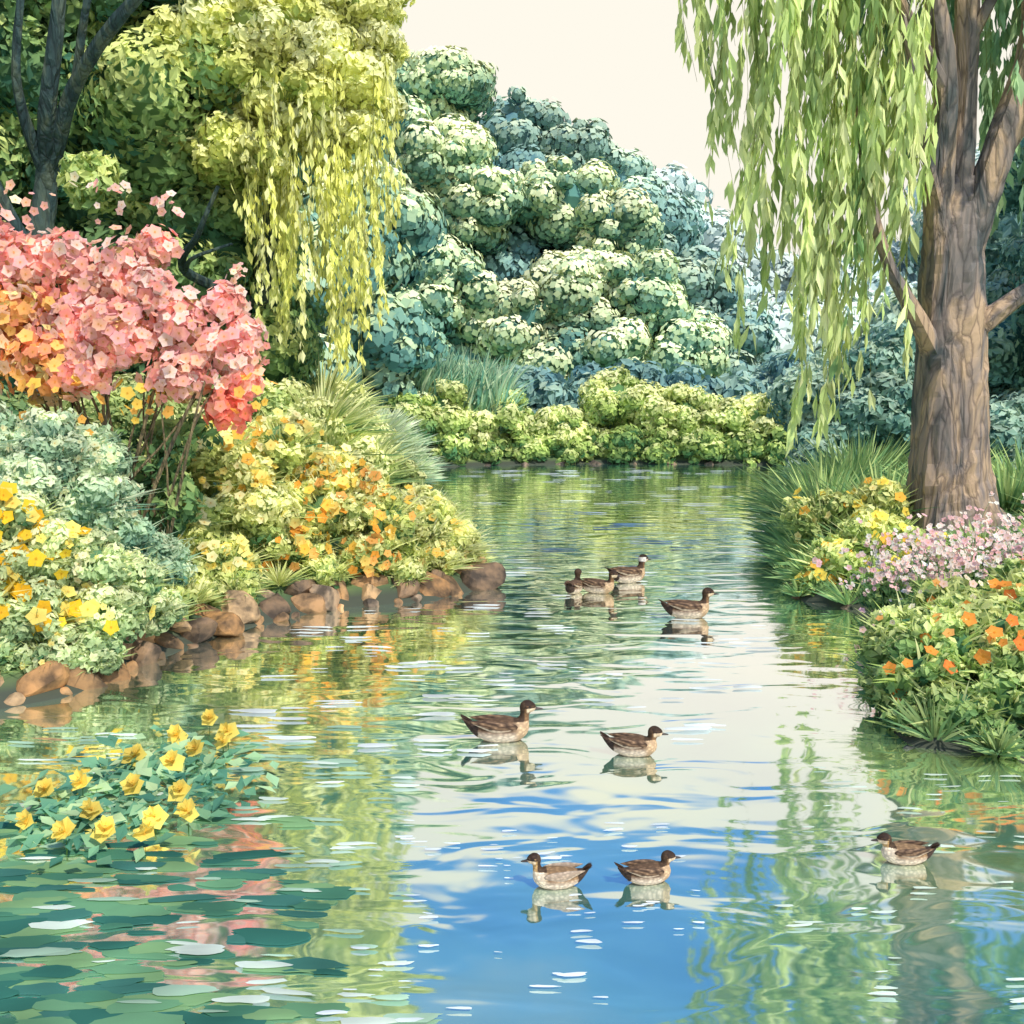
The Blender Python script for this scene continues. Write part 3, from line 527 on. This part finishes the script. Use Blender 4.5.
# ---------------------------------------------------------------- ducks
def duck_mat():
    m,nt,out=new_mat('duck_feathers')
    at=N(nt,'ShaderNodeAttribute',attribute_name='Col'); tc=N(nt,'ShaderNodeTexCoord')
    mp=N(nt,'ShaderNodeMapping'); mp.inputs['Scale'].default_value=(26,40,40); nt.links.new(tc.outputs['Object'],mp.inputs[0])
    v=N(nt,'ShaderNodeTexVoronoi'); v.inputs['Scale'].default_value=1; nt.links.new(mp.outputs[0],v.inputs['Vector'])
    r=ramp(nt,[(.1,(1.25,1.2,1.1)),(.6,(.66,.62,.58))]); nt.links.new(v.outputs['Distance'],r.inputs[0])
    mu=N(nt,'ShaderNodeMix',data_type='RGBA',blend_type='MULTIPLY'); mu.inputs[0].default_value=.9; nt.links.new(at.outputs['Color'],mu.inputs[6]); nt.links.new(r.outputs[0],mu.inputs[7])
    b=N(nt,'ShaderNodeBsdfPrincipled'); b.inputs['Roughness'].default_value=.7; b.inputs['Specular IOR Level'].default_value=.2; nt.links.new(mu.outputs[2],b.inputs['Base Color'])
    bp=N(nt,'ShaderNodeBump'); bp.inputs['Strength'].default_value=.35; bp.inputs['Distance'].default_value=.006; nt.links.new(v.outputs['Distance'],bp.inputs['Height']); nt.links.new(bp.outputs[0],b.inputs['Normal'])
    nt.links.new(b.outputs[0],out.inputs[0]); return m
M_duck=duck_mat()
def plain(name,c,ro=.4):
    m,nt,out=new_mat(name); tc=N(nt,'ShaderNodeTexCoord'); n1=N(nt,'ShaderNodeTexNoise'); n1.inputs['Scale'].default_value=30; nt.links.new(tc.outputs['Object'],n1.inputs['Vector'])
    r=ramp(nt,[(.3,tuple(x*.8 for x in c)),(.7,tuple(min(1,x*1.15) for x in c))]); nt.links.new(n1.outputs['Fac'],r.inputs[0])
    b=N(nt,'ShaderNodeBsdfPrincipled'); b.inputs['Roughness'].default_value=ro; nt.links.new(r.outputs[0],b.inputs['Base Color']); nt.links.new(b.outputs[0],out.inputs[0]); return m
M_bill=plain('duck_bill',(.06,.045,.035)); M_eye=plain('duck_eye',(.01,.01,.01),.1)
def duck_body(neck,kind):
    chain=[(-.31,.165,.012),(-.25,.125,.04),(-.17,.09,.078),(-.07,.078,.108),(.05,.078,.116),(.135,.09,.094)]+neck
    C=catmull(chain,10); v=[];f=[];n=0
    for (x,z,r) in C:
        yy=1.08 if x<.12 and z<.13 else 1.0
        v.append(ICO[0]*np.array([r*1.0,r*yy,r*.95])+[x,0,z]); f.append(ICO[1]+n); n+=len(ICO[0])
    v=np.concatenate(v);f=np.concatenate(f)
    me=bpy.data.meshes.new('tmp'); me.from_pydata(v.tolist(),[],f.tolist()); o=bpy.data.objects.new('tmp',me); scene.collection.objects.link(o)
    md=o.modifiers.new('r','REMESH'); md.mode='VOXEL'; md.voxel_size=.009; md.use_smooth_shade=True
    ms=o.modifiers.new('s','SMOOTH'); ms.iterations=5; ms.factor=.5
    dg=bpy.context.evaluated_depsgraph_get(); me2=bpy.data.meshes.new_from_object(o.evaluated_get(dg)); bpy.data.objects.remove(o)
    co=np.zeros(len(me2.vertices)*3); me2.vertices.foreach_get('co',co); co=co.reshape(-1,3)
    x,y,z=co.T; hx,hz=neck[-2][0],neck[-2][1]
    base=[.14,.085,.05] if kind!=1 else [.30,.19,.10]
    c=np.tile(base,(len(co),1))
    low=np.clip((.10-z)/.05,0,1)[:,None]; c=c*(1-low)+np.array([.80,.68,.54])*low
    br=np.clip((x-.09)/.05,0,1)[:,None]*(z<.165)[:,None]; c=c*(1-br)+np.array([.58,.42,.26] if kind!=1 else [.85,.74,.56])*br
    hd=(z>.16)&(x>.1); c[hd]=[.24,.14,.07] if kind!=1 else [.55,.36,.16]
    cap=(z>hz+.014)&hd; c[cap]=[.05,.03,.02]
    nape=hd&(x<hx-.022); c[nape]=[.08,.05,.03]
    es=(abs(z-hz-.004)<.008)&(x>hx-.02)&hd; c[es]=[.05,.03,.02]
    ch=(z<hz-.004)&(z>hz-.045)&(x>hx-.005)&hd; c[ch]=[.80,.64,.44]
    if kind==2:
        ring=(z>hz-.035)&(z<hz+.02)&(x<hx+.012)&hd; c[ring]=[.88,.86,.8]
    tl=x<-.2; c[tl]=[.06,.04,.03]
    a=me2.color_attributes.new('Col','FLOAT_COLOR','POINT'); a.data.foreach_set('color',np.hstack([c,np.ones((len(c),1))]).astype(np.float32).ravel())
    me2.materials.clear(); me2.materials.append(M_duck); return me2
neckA=[(.17,.135,.062),(.188,.18,.044),(.195,.225,.041),(.21,.275,.059),(.245,.27,.046)]
neckB=[(.155,.12,.064),(.17,.155,.049),(.18,.195,.048),(.195,.236,.062),(.235,.229,.048)]
bodies={('A',0):duck_body(neckA,0),('A',1):duck_body(neckA,1),('B',1):duck_body(neckB,1),('B',0):duck_body(neckB,0),('A',2):duck_body(neckA,2)}
def wing_mesh(sg,pale=False):
    v=ICO3[0].copy(); x=v[:,0]
    taper=1-.75*np.maximum(-x,0)**1.5
    V=np.stack([x*.18-.05-.04*(x<0)*(-x),sg*(.101-.03*np.maximum(-x,0))+v[:,1]*.026*taper,.128+v[:,2]*.05*taper+.045*np.maximum(-x,0)],1)
    ac=Acc(); c=np.tile([.07,.042,.028],(len(V),1)); band=(np.sin(V[:,0]*80+V[:,2]*50)>.45); c[band]=[.28,.18,.11]; edge=v[:,2]<-.45; c[edge]=[.68,.55,.41]
    if pale: c=c*.4+np.array([.66,.54,.42])*.6
    ac.add(V,ICO3[1],c); o=ac.obj('wing',M_duck,True); me=o.data; bpy.data.objects.remove(o); return me
WM=[wing_mesh(1),wing_mesh(-1)]; WP=[wing_mesh(1,True),wing_mesh(-1,True)]
def bill_mesh(n):
    hx,hz=n[-1][0],n[-1][1]; secs=[(hx+.02,hz-.006,.024,.022),(hx+.055,hz-.015,.018,.012),(hx+.085,hz-.017,.019,.006),(hx+.099,hz-.018,.010,.004)]
    V=[];F=[]
    for (x,z,w_,h_) in secs:
        for k in range(8):
            an=k*math.pi/4; V.append([x,w_*math.cos(an),z+h_*math.sin(an)])
    for i in range(3):
        for k in range(8): F.append([i*8+k,i*8+(k+1)%8,(i+1)*8+(k+1)%8,(i+1)*8+k])
    V.append([hx+.103,0,hz-.018]); 
    ac=Acc(); ac.add(V,F,np.array([.1,.1,.1])); ac.add(np.array(V[24:33]),np.array([[k,(k+1)%8,8] for k in range(8)]),np.array([.1,.1,.1]))
    o=ac.obj('bill',M_bill,True); me=o.data; bpy.data.objects.remove(o); return me
def eye_mesh(n):
    hx,hz=n[-2][0],n[-2][1]; ac=Acc()
    for s in (1,-1): ac.add(ICO[0]*.008+[hx+.02,s*.049,hz+.008],ICO[1],np.array([0,0,0]))
    o=ac.obj('eyes',M_eye,True); me=o.data; bpy.data.objects.remove(o); return me
def tail_mesh():
    ac=Acc(); n=11; t=np.linspace(-.5,.5,n)
    base=np.stack([np.full(n,-.235),t*.05,np.full(n,.135)],1)
    blades(ac,base,np.stack([-np.ones(n),t*.7,np.full(n,.65)],1),np.full(n,.13),np.full(n,.014),np.full(n,0.),np.tile([.05,.03,.02],(n,1)))
    o=ac.obj('tail',M_duck); me=o.data; bpy.data.objects.remove(o); return me
TM=tail_mesh(); PM={'A':(bill_mesh(neckA),eye_mesh(neckA)),'B':(bill_mesh(neckB),eye_mesh(neckB))}
def duck(x,y,scale,head,var,kind,pale=False):
    e=bpy.data.objects.new('duck',None); scene.collection.objects.link(e); e.location=(x,y,.008*scale); e.scale=(scale,)*3; e.rotation_euler=(0,0,R(head))
    W_=WP if pale else WM
    for nm,me in [('body',bodies[(var,kind)]),('wing_near',W_[0]),('wing_far',W_[1]),('tail',TM),('bill',PM[var][0]),('eyes',PM[var][1])]:
        o=bpy.data.objects.new(nm,me); scene.collection.objects.link(o); o.parent=e
duck(-.08,7.42,.92,4,'A',0); duck(.9,7.1,.74,-6,'B',0); duck(.24,5.1,.56,184,'A',1,True); duck(.74,5.15,.55,12,'B',0); duck(2.22,5.38,.56,176,'B',1)
duck(2.12,11.75,1.08,6,'A',0); duck(.84,13.3,.9,70,'A',0); duck(1.17,13.3,.95,-20,'A',0); duck(1.68,14.1,1.15,30,'A',2)

# ---------------------------------------------------------------- camera, world, sun
cam=bpy.data.cameras.new('camera'); co=bpy.data.objects.new('camera',cam); scene.collection.objects.link(co)
cam.lens=35; cam.sensor_width=36; cam.clip_end=3000; co.location=(0,0,2.6); co.rotation_euler=(R(90-6.42),0,0); scene.camera=co
SE=52
w=bpy.data.worlds.new('World'); scene.world=w; w.use_nodes=True; nt=w.node_tree; nt.nodes.clear()
out=N(nt,'ShaderNodeOutputWorld'); sky=N(nt,'ShaderNodeTexSky',sky_type='NISHITA'); sky.sun_disc=False
sky.sun_elevation=R(SE); sky.air_density=1.3; sky.dust_density=.3; sky.ozone_density=2.5
sd=Vector((.5,-.62,0)).normalized()
sky.sun_rotation=math.atan2(sd.x,sd.y)
tn=N(nt,'ShaderNodeMix',data_type='RGBA',blend_type='MULTIPLY'); tn.inputs[0].default_value=1; tn.inputs[7].default_value=(.58,.98,1.42,1); nt.links.new(sky.outputs[0],tn.inputs[6])
bg=N(nt,'ShaderNodeBackground'); bg.inputs['Strength'].default_value=.15; nt.links.new(tn.outputs[2],bg.inputs[0])
bc2=N(nt,'ShaderNodeBackground'); bc2.inputs['Color'].default_value=(1,.955,.84,1); bc2.inputs['Strength'].default_value=1.0
tc=N(nt,'ShaderNodeTexCoord'); sp=N(nt,'ShaderNodeSeparateXYZ'); nt.links.new(tc.outputs['Generated'],sp.inputs[0])
no=N(nt,'ShaderNodeTexNoise'); no.inputs['Scale'].default_value=5; no.inputs['Detail'].default_value=6; nt.links.new(tc.outputs['Generated'],no.inputs['Vector'])
ma=N(nt,'ShaderNodeMath',operation='MULTIPLY_ADD'); ma.inputs[1].default_value=.3; nt.links.new(no.outputs['Fac'],ma.inputs[0]); nt.links.new(sp.outputs['Z'],ma.inputs[2])
mr=N(nt,'ShaderNodeMapRange',interpolation_type='SMOOTHSTEP'); mr.inputs['From Min'].default_value=.56; mr.inputs['From Max'].default_value=.63; nt.links.new(ma.outputs[0],mr.inputs['Value'])
mx=N(nt,'ShaderNodeMixShader'); nt.links.new(mr.outputs[0],mx.inputs[0]); nt.links.new(bc2.outputs[0],mx.inputs[1]); nt.links.new(bg.outputs[0],mx.inputs[2]); nt.links.new(mx.outputs[0],out.inputs[0])
sl=bpy.data.lights.new('sun','SUN'); so=bpy.data.objects.new('sun',sl); scene.collection.objects.link(so); sl.energy=4.5; sl.angle=R(1.5); sl.color=(1,.94,.82)
el=R(SE); dvec=Vector((sd.x*math.cos(el),sd.y*math.cos(el),math.sin(el))); so.rotation_euler=dvec.to_track_quat('Z','Y').to_euler()
scene.view_settings.view_transform='Standard'; scene.view_settings.look='None'; scene.view_settings.exposure=0
